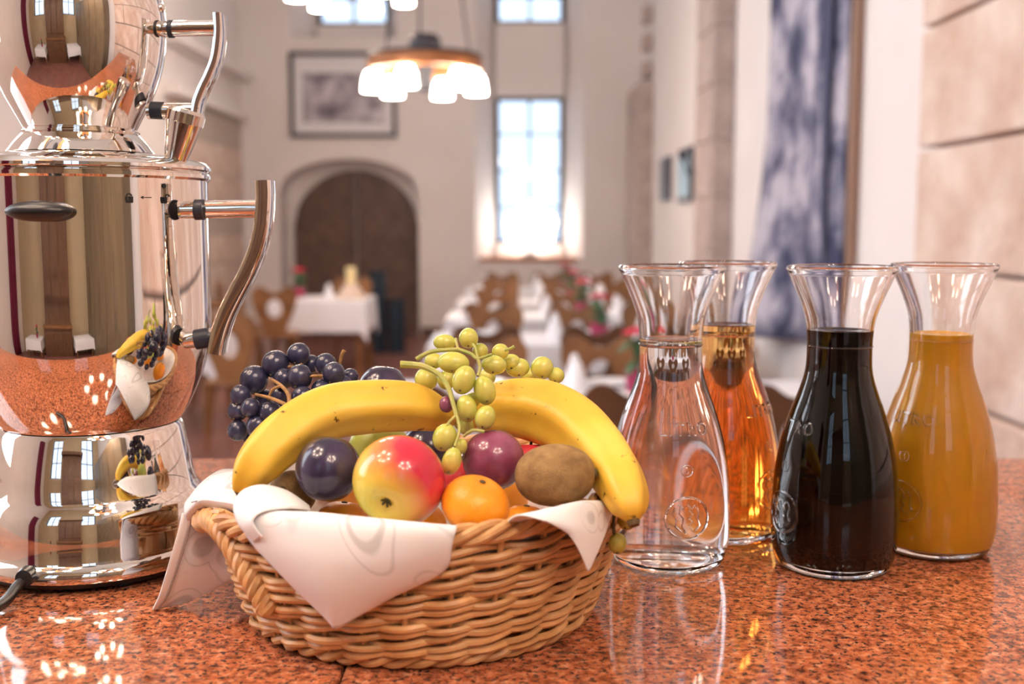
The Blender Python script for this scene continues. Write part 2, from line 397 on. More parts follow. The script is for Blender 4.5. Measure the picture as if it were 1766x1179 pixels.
# stone blocks of the right wall (nearest bay)
bm_ = {}
def block(name, parent, c, d, m):
    key = (tuple(round(q, 3) for q in d), m.name)
    if key not in bm_:
        o = MB().box((0, 0, 0), d).build(name, m, parent, False); bev(o, .012, 2); bm_[key] = o
    else:
        o = bm_[key].copy(); C.objects.link(o); o.parent = parent
    o.location = c; return o
zj = [.0, .41, .86, 1.31, 1.76, 2.21, 2.66, 3.11, 3.56, 4.01, 4.46, 4.91, 5.36, 5.6]
row = 0
for a, b in zip(zj, zj[1:]):
    y = 4.30; k = 0
    while y > .2:
        ln = (1.25 if row % 2 else 2.0) if k == 0 else 1.7
        ln = round(min(ln, y-.15), 3)
        block('stone_block', wr, (XR-.03+random.uniform(-.006, .006), y-ln/2, (a+b)/2), (.12, ln-.014, round(b-a-.014, 3)), stone)
        y -= ln; k += 1
    row += 1
def pilaster(name, x0, x1, y0, y1, ztop, hb, m, idx, steps=()):
    e = struct(wallbox('trim_%d' % idx, x0+.02, x1, y0+.02, y1-.02, 0, ztop-.01, mortar))
    z = 0; k = 0
    while z < ztop-.05:
        h = min(hb, ztop-z)
        block('stone_block', e, ((x0+x1)/2+random.uniform(-.004, .004), (y0+y1)/2, z+h/2), (x1-x0, y1-y0, round(h-.012, 3)), m); z += h; k += 1
    return e
pilaster('pilaster', 1.49, XR, 8.3, 9.1, ZC, .42, stoned, 1)
pilaster('pilaster', 1.47, XR, 13.1, YF, zf(140, 13.1), .40, stoned, 2)
for k, (px, py) in enumerate(((1089, 20), (1096, 70), (1099, 118))):    # toothed stones above it
    q = P(px, py, 13.1); block('stone_block', wr, (XR-.06, 13.3, q.z), (.10, .3, .17), stoned)
# left stone pier and its pale ledge
lp = pilaster('pilaster', XL, XL+.06, 11.2, 13.9, zf(190, 12.6), .34, stone, 3)
struct(wallbox('trim_4', XL, XL+.16, 11.0, 14.0, zf(190, 12.6), zf(175, 12.6), plaster))
struct(wallbox('trim_5', XL, XL+.22, 10.9, 14.05, zf(112, 12.6), zf(102, 12.6), plaster))
for sd, (a, b, c, d) in (('right', (XR-.02, XR, 4.4, 8.2)),):
    struct(wallbox('baseboard_'+sd, a, b, c, d, 0, .12, woodd))
struct(wallbox('baseboard_far', Dx1+.02, 1.4, YF-.02, YF, 0, .14, woodd))
#MARK2
# ------------------------------------------------------------------ wall hangings, lamps
# framed picture
pf = thing('framed_picture', (0, YF, 0), 'large dark-framed grey picture hanging above the arched door', 'picture')
a0, a1, b0, b1 = xf(505), xf(686), zf(237), zf(90)
for q in ((a0, a0+.05, b0, b1), (a1-.05, a1, b0, b1), (a0+.05, a1-.05, b0, b0+.05), (a0+.05, a1-.05, b1-.05, b1)):
    wallbox('frame_rail', q[0], q[1], -.05, 0, q[2], q[3], frame, pf)
wallbox('mat_board', a0+.05, a1-.05, -.02, -.005, b0+.05, b1-.05, matb, pf)
wallbox('print', xf(527), xf(665), -.026, -.02, zf(212), zf(126), pic, pf)
# hanging banner on the right wall
bn = thing('wall_banner', (XR, 6.2, 0), 'long hanging banner with a dark blue printed scene on the side wall', 'banner')
by0, by1 = 5.38, 7.0
zb = 1.48 - (552-385)/1900*6.9
rows_ = []
for j in range(7):
    z = 5.0 + (zb-5.0)*j/6
    rows_.append([Vector((-.02-.03*math.sin(2.5*t_*PI)**2-(.12*max(0, j-4.6) if t_ > .6 else .02), by0-6.2+(by1-by0)*t_, z-(.10*t_*(j == 6)))) for t_ in (0, .25, .5, .75, 1)])
sheet('printed_cloth', rows_, ban_p, bn, 16, 24, .004)
MB().tube([(-.03, by0-6.25, 5.0), (-.03, by1-6.15, 5.0)], .015, 8).build('hanging_rod', iron, bn)
mesh('dark_print_stripe', [(-.075, by0-6.2+.10, 4.9), (-.075, by0-6.2+.42, 4.9), (-.075, by0-6.2+.27, 1.5), (-.075, by0-6.2+.20, 1.2), (-.079, by0-6.2+.10, 4.9), (-.079, by0-6.2+.42, 4.9), (-.079, by0-6.2+.27, 1.5), (-.079, by0-6.2+.20, 1.2)],
     [(0,1,2,3), (7,6,5,4), (0,4,5,1), (1,5,6,2), (2,6,7,3), (3,7,4,0)], mat('navy_print', (.05,.055,.12), .8), bn, False)
tag(wallbox('wall_pole', XR-.05, XR-.01, 5.27, 5.31, 0, 5.2, mat('pole_brown', (.30,.18,.13), .5)), 'slim brown pole fixed to the wall beside the banner', 'pole')
for px0, px1, py0, py1, m_, lb in ((1141, 1156, 272, 345, frame, 'small dark narrow framed picture on the side wall, nearer the far pilaster'), (1172, 1194, 256, 348, mat('sky_print', (.35,.52,.62), .4), 'pale blue framed picture on the side wall beside the stone pilaster')):
    y0_, y1_ = 1900*XR/(px1-883), 1900*XR/(px0-883); ym = (y0_+y1_)/2
    e = thing('small_picture', (XR, ym, 0), lb, 'picture')
    wallbox('frame', -.04, -.002, y0_-ym, y1_-ym, P(883, py1, ym).z, P(883, py0, ym).z, frame, e)
    wallbox('print', -.046, -.04, y0_-ym+.06, y1_-ym-.06, P(883, py1, ym).z+.05, P(883, py0, ym).z-.05, m_, e)
q = P(1203, 275, 9.6)
e = thing('wall_sconce', (XR-.02, 9.7, q.z), 'small iron wall sconce behind the stone pilaster', 'sconce')
MB().tube([(0, 0, -.1), (-.10, 0, -.12), (-.14, 0, 0)], .012, 8).build('arm', iron, e); MB().lathe([(.0, 0), (.03, 0), (.045, .08), (.04, .08), (.02, .01)], 16, (-.14, 0, 0)).build('cup', iron, e)
# chandeliers: wooden wheel, iron top, frosted tulip shades
def chandelier(loc, R, label, hang):
    e = thing('chandelier', loc, label, 'chandelier', 'ring chandeliers')
    MB().lathe([(R*.82, -.05), (R, -.05), (R*1.02, .0), (R, .05), (R*.82, .05)], 48, closed=True).build('wooden_ring', woodo, e)
    MB().lathe([(R*.80, .05), (R*1.04, .05), (R*1.0, .075), (R*.80, .075)], 48, closed=True).build('iron_band', iron, e)
    MB().lathe([(0, -.22), (.05, -.2), (.07, -.05), (.09, .06), (.13, .08), (.13, .20), (.10, .24), (0, .25)], 24).build('hub', woodd if False else iron, e)
    for k in range(3):
        a = k*2*PI/3+.5; MB().box((R*.45, 0, .03), (R*.9, .05, .03), Matrix.Rotation(a, 4, 'Z')).build('spoke', woodo, e, False)
        MB().tube([(R*.9*math.cos(a), R*.9*math.sin(a), .06), (.03*math.cos(a), .03*math.sin(a), hang)], .009, 6).build('hanging_rod', iron, e)
    for k in range(6):
        a = k*PI/3+.25; x, y = R*.93*math.cos(a), R*.93*math.sin(a)
        sh = MB().lathe([(.03, -.06), (.055, -.07), (.075, -.12), (.088, -.22), (.084, -.22), (.07, -.12), (.05, -.075), (.03, -.065)], 20, (x, y, 0), closed=True).build('lamp_shade', shade, e)
        MB().lathe([(0, -.065), (.03, -.065), (.03, -.02), (0, -.02)], 12, (x, y, 0)).build('socket', iron, sh)
    return e
q = P(733, 112, 9.2); chandelier(q, .46, 'wooden ring chandelier with glowing white shades in front of the framed picture', 2.6)
q = P(604, -40, 10.2); chandelier(q, .52, 'wooden ring chandelier hanging higher, its glowing shades level with the upper window', 2.0)
chandelier((-1.3, 4.6, 3.5), .46, 'wooden ring chandelier over the middle of the hall', 2.0)
chandelier((-1.0, .35, 3.0), .46, 'wooden ring chandelier above the fruit buffet counter', 2.5)
chandelier((.55, -.7, 3.0), .46, 'wooden ring chandelier behind the buffet counter', 2.5)
# globe lamp on the window sill
q = P(914, 430, YF+.2)
e = thing('globe_lamp', (q.x, YF+.2, Bzb+.05), 'cluster of glowing white globes standing on the far window sill', 'lamp')
MB().lathe([(0, 0), (.12, 0), (.10, .03), (.02, .05), (.02, .2), (0, .2)], 20).build('lamp_base', iron, e)
for px, py in ((913, 365), (888, 385), (941, 384), (893, 412), (935, 412), (914, 395)):
    p = P(px, py, YF+.2); MB().ball(p-e.location, .14, n=18, m=10).build('globe', globe, e)
#MARK3
# ------------------------------------------------------------------ tables and chairs
def place(o, loc, rz, label, first, group=None):
    t = o if first else copy_tree(o); t.location = loc; t.rotation_euler = (0, 0, rz); t['label'] = label
    if group: t['group'] = group
    return t
def make_chair(wm):
    e = thing('dining_chair', (0, 0, 0), 'chair', 'chair')
    bev(MB().box((0, 0, .45), (.42, .40, .035)).build('seat', wm, e, False), .012)
    for sx_ in (-1, 1):
        for sy in (-1, 1):
            MB().tube([(sx_*.15, sy*.14, .44), (sx_*.20, sy*.19, 0)], [.019, .014], 8).build('leg', wm, e)
    half = cr([Vector(q+(0,)) for q in ((0, .395), (.05, .41), (.11, .45), (.17, .44), (.205, .375), (.195, .30), (.16, .19), (.115, .09), (.085, 0), (0, 0))], 20)
    O = [(p.x, p.y) for p in half] + [(-p.x, p.y) for p in reversed(half[1:-1])]
    n = len(O); I = []
    for x, z in O:
        a = math.atan2(z-.23, x); I.append((.068*math.cos(a), .085*math.sin(a)+.25))
    vs, fs = [], []
    for y in (-.012, .012):
        for r in (O, I):
            for x, z in r: vs.append((x, .185+y+.07*z, .455+z))
    for i in range(n):
        j = (i+1) % n
        fs += [(i, j, n+j, n+i), (2*n+i, 3*n+i, 3*n+j, 2*n+j), (i, 2*n+i, 2*n+j, j), (n+i, n+j, 3*n+j, 3*n+i)]
    MB().add(vs, fs).build('backrest', wm, e, False)
    index_tree(e); return e
def make_table(wd, dp):
    e = thing('dining_table', (0, 0, 0), 'table', 'table')
    MB().box((0, 0, .725), (wd, dp, .03)).build('table_top', wood, e, False)
    for a in (-1, 1):
        for b in (-1, 1): MB().tube([(a*(wd/2-.07), b*(dp/2-.07), .71), (a*(wd/2-.07), b*(dp/2-.07), 0)], .03, 8).build('leg', wood, e)
    index_tree(e); return e
def make_cloth(wd, dp, drop=.26):
    vs, fs = [], []; n = 14
    ring = []
    for sx_, sy, ex, ey in ((-1,-1,1,-1), (1,-1,1,1), (1,1,-1,1), (-1,1,-1,-1)):
        for i in range(n):
            t_ = i/n; ring.append(((sx_+(ex-sx_)*t_)*wd/2, (sy+(ey-sy)*t_)*dp/2, i))
    m_ = len(ring)
    for k, (z, g) in enumerate(((.743, 1.0), (.742, 1.012), (.70, 1.02), (.742-drop, 1.04))):
        for x, y, i in ring:
            wob = .012*math.sin(i*2*PI/n*2+x*9) if k == 3 else 0
            cz = -.10*(i == 0) if k == 3 else 0
            gx = g + (.05 if (i == 0 and k == 3) else 0)
            vs.append((x*gx+wob, y*gx+wob, z+cz))
    for k in range(3):
        for i in range(m_): j = (i+1) % m_; fs.append((k*m_+i, k*m_+j, (k+1)*m_+j, (k+1)*m_+i))
    fs.append(tuple(range(m_)))
    return MB().add(vs, fs).build('tablecloth', cloth, None, True)
chA, chB = make_chair(wood), make_chair(woodk); usedA = usedB = False
tb = make_table(1.85, .80); cl0 = make_cloth(1.85, .80); ft = True
plate = MB().lathe([(0, 0), (.07, 0), (.12, .016), (.118, .02), (.07, .006), (0, .006)], 28).build('dinner_plate', china)
tag(plate, 'x', 'plate')
nk = MB().lathe([(.055, 0), (.045, .05), (.015, .15), (0, .16)], 10).build('folded_napkin', cloth); tag(nk, 'x', 'napkin')
def make_pot():
    e = thing('flower_pot', (0, 0, 0), 'x', 'flower pot')
    MB().lathe([(0, 0), (.05, 0), (.065, .10), (.058, .10), (.045, .01), (0, .01)], 20).build('pot', potm, e)
    for k in range(22):
        a = random.uniform(0, 6.28); r = random.uniform(.01, .075); z = random.uniform(.11, .25)
        R = Matrix.Rotation(a, 3, 'Z') @ Matrix.Rotation(random.uniform(.1, 1.0), 3, 'Y')
        MB().ball((r*math.cos(a), r*math.sin(a), z), (.045, .022, .005), R, 8, 5).build('leaf', leaf, e)
    for k in range(8):
        a = k*PI/4; R = Matrix.Rotation(a, 3, 'Z') @ Matrix.Rotation(.4, 3, 'Y')
        MB().ball((.045*math.cos(a), .045*math.sin(a), .275), (.04, .02, .008), R, 8, 5).build('petal', petal, e)
    index_tree(e); return e
pot = make_pot()
ORD = ['first', 'second', 'third', 'fourth', 'fifth']
rowsY = [4.75, 7.05, 8.85, 10.6, 12.35]
COLX = [(-.14, 'aisle end'), (.45, 'middle'), (1.02, 'wall end')]
fp = fn = fpot = True
for r, y in enumerate(rowsY):
    o = ORD[r]; cx = .42
    place(tb, (cx, y, 0), 0, 'white-clothed dining table in the %s row from the bar counter' % o, r == 0, 'dining tables in the right-hand rows')
    c = cl0 if r == 0 else cl0.copy()
    if r: C.objects.link(c)
    c.location = (cx, y, 0.001); tag(c, 'white cloth draped over the %s table row from the bar counter' % o, 'tablecloth', 'white tablecloths')
    for x, wh in COLX:
        for side, dy, rz in (('counter side', -.62, PI), ('window side', .62, 0)):
            dark = side == 'counter side'  # counter-side chairs take the wood darkened to stand for shaded backs
            lb = '%s wooden chair with cut-out back, %s, %s of the %s table row' % ('shade-darkened brown' if dark else 'light brown', wh, side, o)
            if dark: place(chB, (x+random.uniform(-.03, .03), y+dy, 0), rz+random.uniform(-.08, .08), lb, not usedB, 'chairs at the dining rows'); usedB = True
            else: place(chA, (x+random.uniform(-.03, .03), y+dy, 0), rz+random.uniform(-.08, .08), lb, not usedA, 'chairs at the dining rows'); usedA = True
            pz = place(plate, (x, y+dy*.38, .7455), 0, 'white plate at the %s seat, %s of the %s table row' % (wh, side, o), fp, 'plates on the dining rows'); fp = False
            nz = place(nk, (x-.17, y+dy*.22, .7455), 0, 'standing folded white napkin by the %s seat, %s of the %s table row' % (wh, side, o), fn, 'napkins on the dining rows'); fn = False
    place(pot, (.55+.01*r, y-.02, .7455), r*1.1, 'burgundy pot of red flowers with green leaves on the %s table row' % o, r == 0, 'flower pots on the tables')
# left group
tl = make_table(.95, .8); cl1 = make_cloth(.95, .8, .30)
LG = [(-1.88, 10.9, 'nearer the arched door'), (-2.55, 8.0, 'farther from the arched door')]
for i, (x, y, lb) in enumerate(LG):
    place(tl, (x, y, 0), 0, 'square white-clothed table %s' % lb, i == 0, 'tables on the left of the aisle')
    c = cl1 if i == 0 else cl1.copy()
    if i: C.objects.link(c)
    c.location = (x, y, 0.001); tag(c, 'white cloth with hanging corners over the table %s' % lb, 'tablecloth', 'white tablecloths')
    for sx_, sy, rz, s in ((-.18, -.66, PI, 'its counter side'), (.2, .72, 0, 'its far side'), (-.80, 0, PI/2, 'its wall side')):
        if i == 1 and s == 'its wall side': continue
        if i == 0 and s == 'its counter side': sx_ = -.32
        place(chA, (x+sx_, y+sy, 0), rz+.15, 'brown cut-out-back chair on %s at the table %s' % (s, lb), False, 'chairs left of the aisle')
    place(pot, (x-.25, y+.1, .7455), 2+i, 'burgundy pot of red flowers on the square table %s' % lb, False, 'flower pots on the tables')
    place(nk, (x+.1, y-.2, .7455), 0, 'standing folded white napkin on the square table %s' % lb, False, 'napkins on the square tables')
place(chA, (-1.75, 7.2, 0), PI-.3, 'brown wooden chair with cut-out back standing in the aisle', False, 'chairs left of the aisle')
e = thing('cream_candle', (P(605, 470, 10.8).x, 10.8, .745), 'tall cream candle in a pale linen wrap at the table corner', 'candle')
MB().lathe([(0, .0), (.05, 0), (.05, .30), (.045, .31), (0, .31)], 16).build('wax', candle, e)
MB().lathe([(.0, 0.001), (.16, .001), (.12, .06), (.058, .15), (.054, .15), (0, .01)], 14).build('linen_wrap', beige, e)
for px, hh, lb in ((652, .95, 'tall dark teal umbrella stand in front of the arched door'), (684, .62, 'short dark teal umbrella stand in front of the arched door')):
    e = thing('umbrella_stand', (P(px, 585, 12.6).x, 12.6, 0), lb, 'stand')
    MB().lathe([(0, 0), (.10, 0), (.10, hh), (.085, hh), (.085, .03), (0, .03)], 20).build('cylinder', teal, e); MB().lathe([(.10, hh-.03), (.108, hh-.03), (.108, hh), (.10, hh)], 20, closed=True).build('rim', iron, e)
e = tag(MB().box((0, 0, .27), (.10, .03, .42), Matrix.Rotation(.5, 4, 'Y')).build('copper_panel', copper, None, False), 'leaning copper panel on the floor in the aisle', 'panel'); e.location = (P(722, 590, 10).x, 10, 0)
# ------------------------------------------------------------------ behind the bar (seen mirrored in the samovar)
e = thing('oak_cabinet', (-.70, YB+.32, 0), 'tall dark oak cabinet with carved doors behind the bar', 'cabinet')
MB().box((0, 0, .5), (1.5, .6, 1.0)).box((0, -.08, 1.9), (1.4, .42, 1.8)).box((0, 0, 2.85), (1.6, .6, .12)).build('body', woodk, e, False)
MB().box((0, .02, 1.02), (1.56, .66, .05)).build('shelf', wood, e, False)
for k in range(3):
    d = bev(MB().box((-.46+.46*k, .145, 1.95), (.42, .03, 1.5)).build('door', woodk, e, False), .01)
    MB().box((-.46+.46*k, .17, 2.3), (.28, .02, .6)).box((-.46+.46*k, .17, 1.55), (.28, .02, .5)).build('door_panel', woodk, d, False)
    d = bev(MB().box((-.46+.46*k, .31, .55), (.42, .03, .7)).build('drawer', woodk, e, False), .01); MB().ball((-.46+.46*k, .34, .6), .02).build('knob', iron, d)
for x, lb in ((-2.05, 'white-clothed side table with flowers beside the oak cabinet'), (.62, 'bare white-clothed side table between oak cabinet and cupboards')):
    place(tl, (x, YB+.6, 0), 0, lb, False, 'side tables behind the bar'); c = cl1.copy(); C.objects.link(c); c.location = (x, YB+.6, .001); tag(c, 'white cloth on the '+lb, 'tablecloth', 'white tablecloths')
place(pot, (-1.9, YB+.6, .7455), 0, 'red flower pot on the side table beside the oak cabinet', False, 'flower pots on the tables')
rows_ = [[Vector((XL+.08+.04*math.sin(i*2.2), -2.6+.09*i, z)) for i in range(9)] for z in (3.4, 1.7, .02)]
tag(sheet('curtain', rows_, burg, None, 48, 4, .004), 'burgundy curtain hanging on the wall behind the bar', 'curtain')
cb = mottled('grey_brown_veneer', (.17,.125,.075), (.22,.16,.10), 5, .45)
for k in range(3):
    e = thing('tall_cupboard', (XR-.25, -2.62+.98*k, 0), 'tall grey-brown cupboard on the wall behind the bar, %s' % ('in the corner', 'the middle one', 'the one nearest the counter')[k], 'cupboard', 'cupboards behind the bar')
    MB().box((0, 0, 1.3), (.46, .96, 2.6)).build('carcass', cb, e, False)
    for s_ in (-1, 1):
        d = bev(MB().box((-.24, s_*.235, 1.33), (.02, .46, 2.45)).build('door', cb, e, False), .006); MB().tube([(-.27, s_*.05, 1.1), (-.27, s_*.05, 1.35)], .008, 8).build('handle', steel, d)
# ------------------------------------------------------------------ bar counter
bc_ = thing('bar_counter', (0, .86, 0), 'long bar counter with polished red granite top', 'counter')
for a, b in ((-1.7, -.1072), (-.1062, XR-.13)):
    bev(MB().box(((a+b)/2, .435-.435, CZ-.02), (b-a, .88, .04)).build('granite_slab', MATS['granite'], bc_, False), .003, 2)
MB().box((-.06, .02, .58), (3.1, .70, 1.15)).build('counter_body', woodd, bc_, False)
for k in range(4): MB().box((-1.15+.72*k, .38, .58), (.60, .03, .9)).build('front_panel', woodd, bc_, False)
#MARK4
# ------------------------------------------------------------------ samovar
SX, SY = -.347, .90
sm = thing('samovar', (SX, SY, CZ+.002), 'polished chrome tea urn with handle on the granite counter beside the fruit basket', 'samovar')
def smooth_prof(pts, n):
    return [(max(p.x, 0), p.y) for p in cr([Vector((a, b, 0)) for a, b in pts], n)]
MB().lathe([(.0, .002), (.090, .002), (.093, .007), (.0, .009)], 64).build('bottom_plate', black, sm)
for k in range(4): MB().lathe([(0, 0), (.008, 0), (.008, .004), (0, .004)], 12, (.075*math.cos(k*PI/2+.6), .075*math.sin(k*PI/2+.6), -.002)).build('rubber_foot', rubber, sm)
base = [(0, .007), (.0955, .007), (.0965, .011), (.0945, .0165), (.0905, .0195), (.0895, .0225), (.0892, .035), (.0872, .050), (.0850, .058), (.0815, .0625), (.0800, .0655), (.0780, .078), (.0722, .112), (.0700, .1155), (0, .1155)]
MB().lathe(base, 96).build('base', chrome, sm)
body = [(0, .1150), (.066, .1150)] + smooth_prof([(.0705, .1165), (.0755, .124), (.0835, .140), (.0905, .158), (.0955, .177), (.0972, .195), (.0974, .215)], 24) + [(.0972, .312), (0, .312)]
MB().lathe(body, 96).build('body', chrome, sm)
lid = [(0, .3120)] + [(.0985, .3120), (.1002, .3138), (.1002, .3165), (.0985, .3182)] + [(.0990, .3190), (.1006, .3205), (.1004, .3228), (.0975, .3262), (.088, .3290), (.070, .3322), (.052, .3330), (0, .3330)]
MB().lathe(lid, 96).build('lid', chrome, sm)
# steam knob on the lid
kn = P(336, 250, .875) - Vector((SX, SY, CZ)); R = Matrix.Translation((.0845, -.030, .3270)) @ Matrix.Rotation(.26, 4, 'Y') @ Matrix.Scale(1.12, 4)
MB().lathe([(0, 0), (.0075, 0), (.0085, .004), (.0125, .026), (.0130, .0262), (.0132, .033), (.0115, .0355), (0, .036)], 32, M=R).build('steam_knob', steel, sm)
# handle of the urn
def rel(px, py, Y=SY): return P(px, py, Y) - Vector((SX, SY, CZ))
def handle(parent, pu, pl, pw_u, pw_l, strip, r_post, wd, th):
    h = None
    for (a, b), (c, d) in ((pu, pw_u), (pl, pw_l)):
        p = MB().tube([a, b], r_post, 20).build('handle_post', chrome, parent); MB().tube([c, d], r_post*1.14, 20).build('washer', rubber, parent)
    pts = cr(strip, 40)
    def sec(a):
        c, s = math.cos(a), math.sin(a); return ((abs(c)**.35)*(1 if c > 0 else -1)*th, (abs(s)**.35)*(1 if s > 0 else -1)*wd)
    vs = MB(); n = 16; V, Fs = [], []
    for i, p in enumerate(pts):
        t_ = (pts[min(i+1, 40)]-pts[max(i-1, 0)]).normalized(); u = Vector((0, 1, 0)); v = t_.cross(u).normalized()
        for k in range(n):
            g = sec(2*PI*k/n); V.append(p + v*g[0] + u*g[1])
    for i in range(40):
        for k in range(n): l = (k+1) % n; Fs.append((i*n+k, i*n+l, (i+1)*n+l, (i+1)*n+k))
    Fs += [tuple(range(n)), tuple(40*n+k for k in range(n))]
    MB().add(V, Fs).build('handle_grip', chrome, parent)
HY = .862
def rel(px, py, Y=HY): return P(px, py, Y) - Vector((SX, SY, CZ))
handle(sm, (rel(305, 366, .868), rel(447, 364)), (rel(310, 592, .868), rel(380, 583)), (rel(337, 366), rel(352, 366)), (rel(338, 590), rel(362, 586)),
       [rel(457, 316), rel(458, 345), rel(455, 390), rel(446, 430), rel(430, 470), rel(410, 508), rel(392, 545), rel(380, 580), rel(374, 612)], .0070, .0125, .0060)
# black lever of the tap
tp = MB().ball((0, 0, 0), (.0238, .012, .0074), n=40, m=16)
o = tp.build('tap_lever', black, sm); o.location = P(67, 369, .784) - Vector((SX, SY, CZ))
MB().tube([o.location + Vector((0, .004, 0)), o.location + Vector((0, .024, 0))], .006, 12).build('tap_stem', black, sm)
# lock symbols printed on the body
def on_body(poly2, name, px, py, s=.0005):
    a0 = math.atan2(-math.sqrt(max(0, .0976**2 - (P(px, py, SY-.07).x-SX)**2)), P(px, py, SY-.07).x-SX); z0 = P(px, py, SY+.0976*math.sin(a0)).z-CZ
    vs, fs = [], []
    for pts in poly2:
        n0 = len(vs)
        for x, z in pts:
            a = a0 + x/.0976; vs.append((.0977*math.cos(a), .0977*math.sin(a), z0+z))
        fs.append(tuple(range(n0, len(vs))))
    return mesh(name, vs, fs, ink, sm, False)
def ringq(cx, cz, r0, r1, a0, a1, n=14):
    out = []
    for i in range(n):
        a, b = a0+(a1-a0)*i/n, a0+(a1-a0)*(i+1)/n
        out.append([(cx+r0*math.cos(a), cz+r0*math.sin(a)), (cx+r1*math.cos(a), cz+r1*math.sin(a)), (cx+r1*math.cos(b), cz+r1*math.sin(b)), (cx+r0*math.cos(b), cz+r0*math.sin(b))])
    return out
def disc(cx, cz, rx, rz, n=16): return [[(cx+rx*math.cos(2*PI*i/n), cz+rz*math.sin(2*PI*i/n)) for i in range(n)]]
def lockbody(): 
    return [[(-.0024, -.0040), (.0024, -.0040), (.0029, -.0030), (.0029, .0008), (-.0005, .0008), (-.0005, -.0022), (-.0029, -.0022)], [(-.0029, -.0022), (-.0012, -.0022), (-.0012, .0008), (-.0029, .0008)]]
on_body(lockbody() + ringq(0, .0010, .0014, .0022, 0, PI), 'lock_symbol', 227, 345)
on_body([[(-.0045, 0), (-.0022, .0012), (-.0022, -.0012)], [(-.0022, .0003), (.0045, .0003), (.0045, -.0003), (-.0022, -.0003)]], 'arrow_symbol', 249, 345)
on_body(lockbody() + ringq(.0036, .0010, .0014, .0022, 0, PI), 'unlock_symbol', 271, 346)
on_body(disc(0, 0, .0019, .0019), 'dot_symbol', 271, 325)
# power cable
pts = [P(48, 1022, .806), P(30, 1040, .795), P(8, 1068, .775), P(-30, 1105, .75), P(-90, 1120, .74)]
pts = [Vector((p.x, p.y, max(CZ+.0045, min(p.z, CZ+.02)))) for p in pts]
pts[0].z = CZ+.014; pts[1].z = CZ+.009
MB().tube([p - Vector((SX, SY, CZ)) for p in cr(pts, 24)], .0042, 12).build('power_cable', black, sm)
p = pts[0] - Vector((SX, SY, CZ)); MB().lathe([(0, -.003), (.0075, -.003), (.0065, .006), (0, .008)], 16, M=Matrix.Translation(p) @ Matrix.Rotation(PI/2, 4, 'X')).build('cable_grommet', black, sm)
# ------------------------------------------------------------------ teapot standing on the urn
tpz = CZ + .3465
tpo = thing('teapot', (SX, SY, tpz), 'polished chrome teapot standing on top of the tea urn', 'teapot')
prof = [(0, 0), (.0560, -.0135)] + smooth_prof([(.0568, -.0130), (.0500, -.0040), (.0445, .0020), (.0425, .0045), (.0440, .0085), (.0500, .020), (.0575, .035), (.0635, .052), (.0672, .070), (.0685, .086), (.0680, .100), (.0640, .120)], 40) + [(.056, .130), (0, .132)]
prof[0] = (0, -.0135)
o = MB().lathe([(r, z+.0135) for r, z in prof], 96).build('pot_body', chrome, tpo); o.location.z = -.0110
MB().lathe([(0, .130), (.055, .130), (.045, .142), (.02, .150), (.008, .152), (.012, .165), (0, .17)], 48).build('pot_lid', chrome, tpo)
MB().lathe([(.043, .0045), (.0455, .006), (.043, .0080)], 64, closed=True).build('waist_ring', chrome, tpo)
def rt(px, py): return P(px, py, SY) - Vector((SX, SY, tpz))
handle(tpo, (rt(270, 50), rt(378, 48)), (rt(255, 192), rt(338, 191)), (rt(291, 50), rt(299, 50)), (rt(261, 190), rt(282, 191)),
       [rt(379, 25), rt(380, 60), rt(375, 100), rt(364, 130), rt(352, 155), rt(343, 180), rt(339, 208)], .0062, .0105, .0034)
MB().ball(rt(276, 14), .004).build('rivet', chrome, tpo)
#MARK5
# ------------------------------------------------------------------ basket
BX, BY = -.066, .790
bk = thing('wicker_basket', (BX, BY, CZ), 'round woven wicker fruit basket lined with a printed napkin', 'basket')
NS = 30; HB = .090
def Rz(z): return .119 + .028*(z/HB)**.8 if z > 0 else .119
for k in range(NS):
    a = 2*PI*(k+.5)/NS
    MB().tube([(Rz(z)*math.cos(a), Rz(z)*math.sin(a), z) for z in (.002, .03, .06, HB)], .0021, 6).build('stake', wick, bk)
nr = 23
for r in range(nr):
    z = .010 + r*(HB-.014)/nr; pts = []
    amp = .0034
    M_ = NS*8
    for i in range(M_):
        a = 2*PI*i/M_; ph = (a*NS/(2*PI)-.5)
        s = math.cos(PI*ph)*(1 if r % 2 else -1)
        sl = .0012*math.sin(PI*ph)*(1 if r % 2 else -1)
        zz = z + sl + .0012*math.sin(3*a+r*1.3) + .0006*math.sin(11*a+r*2.1)
        rad = Rz(z) + amp*s + .0004*math.sin(7*a+r)
        pts.append((rad*math.cos(a), rad*math.sin(a), zz))
    MB().tube(pts, .00255+.0003*math.sin(r*2.7), 7, True).build('weave_strand', wick, bk)
def rope(center, tw, ns, rr, sr, closed, name, n=200, parent=bk):
    for k in range(ns):
        pts = []
        for i in range(n if closed else n+1):
            t_ = i/n; p, u, v = center(t_); a = tw*2*PI*t_ + 2*PI*k/ns
            pts.append(p + (u*math.cos(a)+v*math.sin(a))*rr)
        MB().tube(pts, sr, 8, closed).build(name, wick, parent)
def ring_c(R_, z):
    def f(t_):
        a = 2*PI*t_; u = Vector((math.cos(a), math.sin(a), 0)); return Vector((R_*math.cos(a), R_*math.sin(a), z + ((.006*math.cos(a) if a < PI/2 or a > 1.5*PI else .010*math.cos(a)) if z > .05 else 0))), u, Vector((0, 0, 1))
    return f
rope(ring_c(.145, HB+.001), 13, 4, .0045, .0032, True, 'rim_strand', 420)
rope(ring_c(.120, .0068), 16, 3, .0034, .0030, True, 'foot_strand', 420)
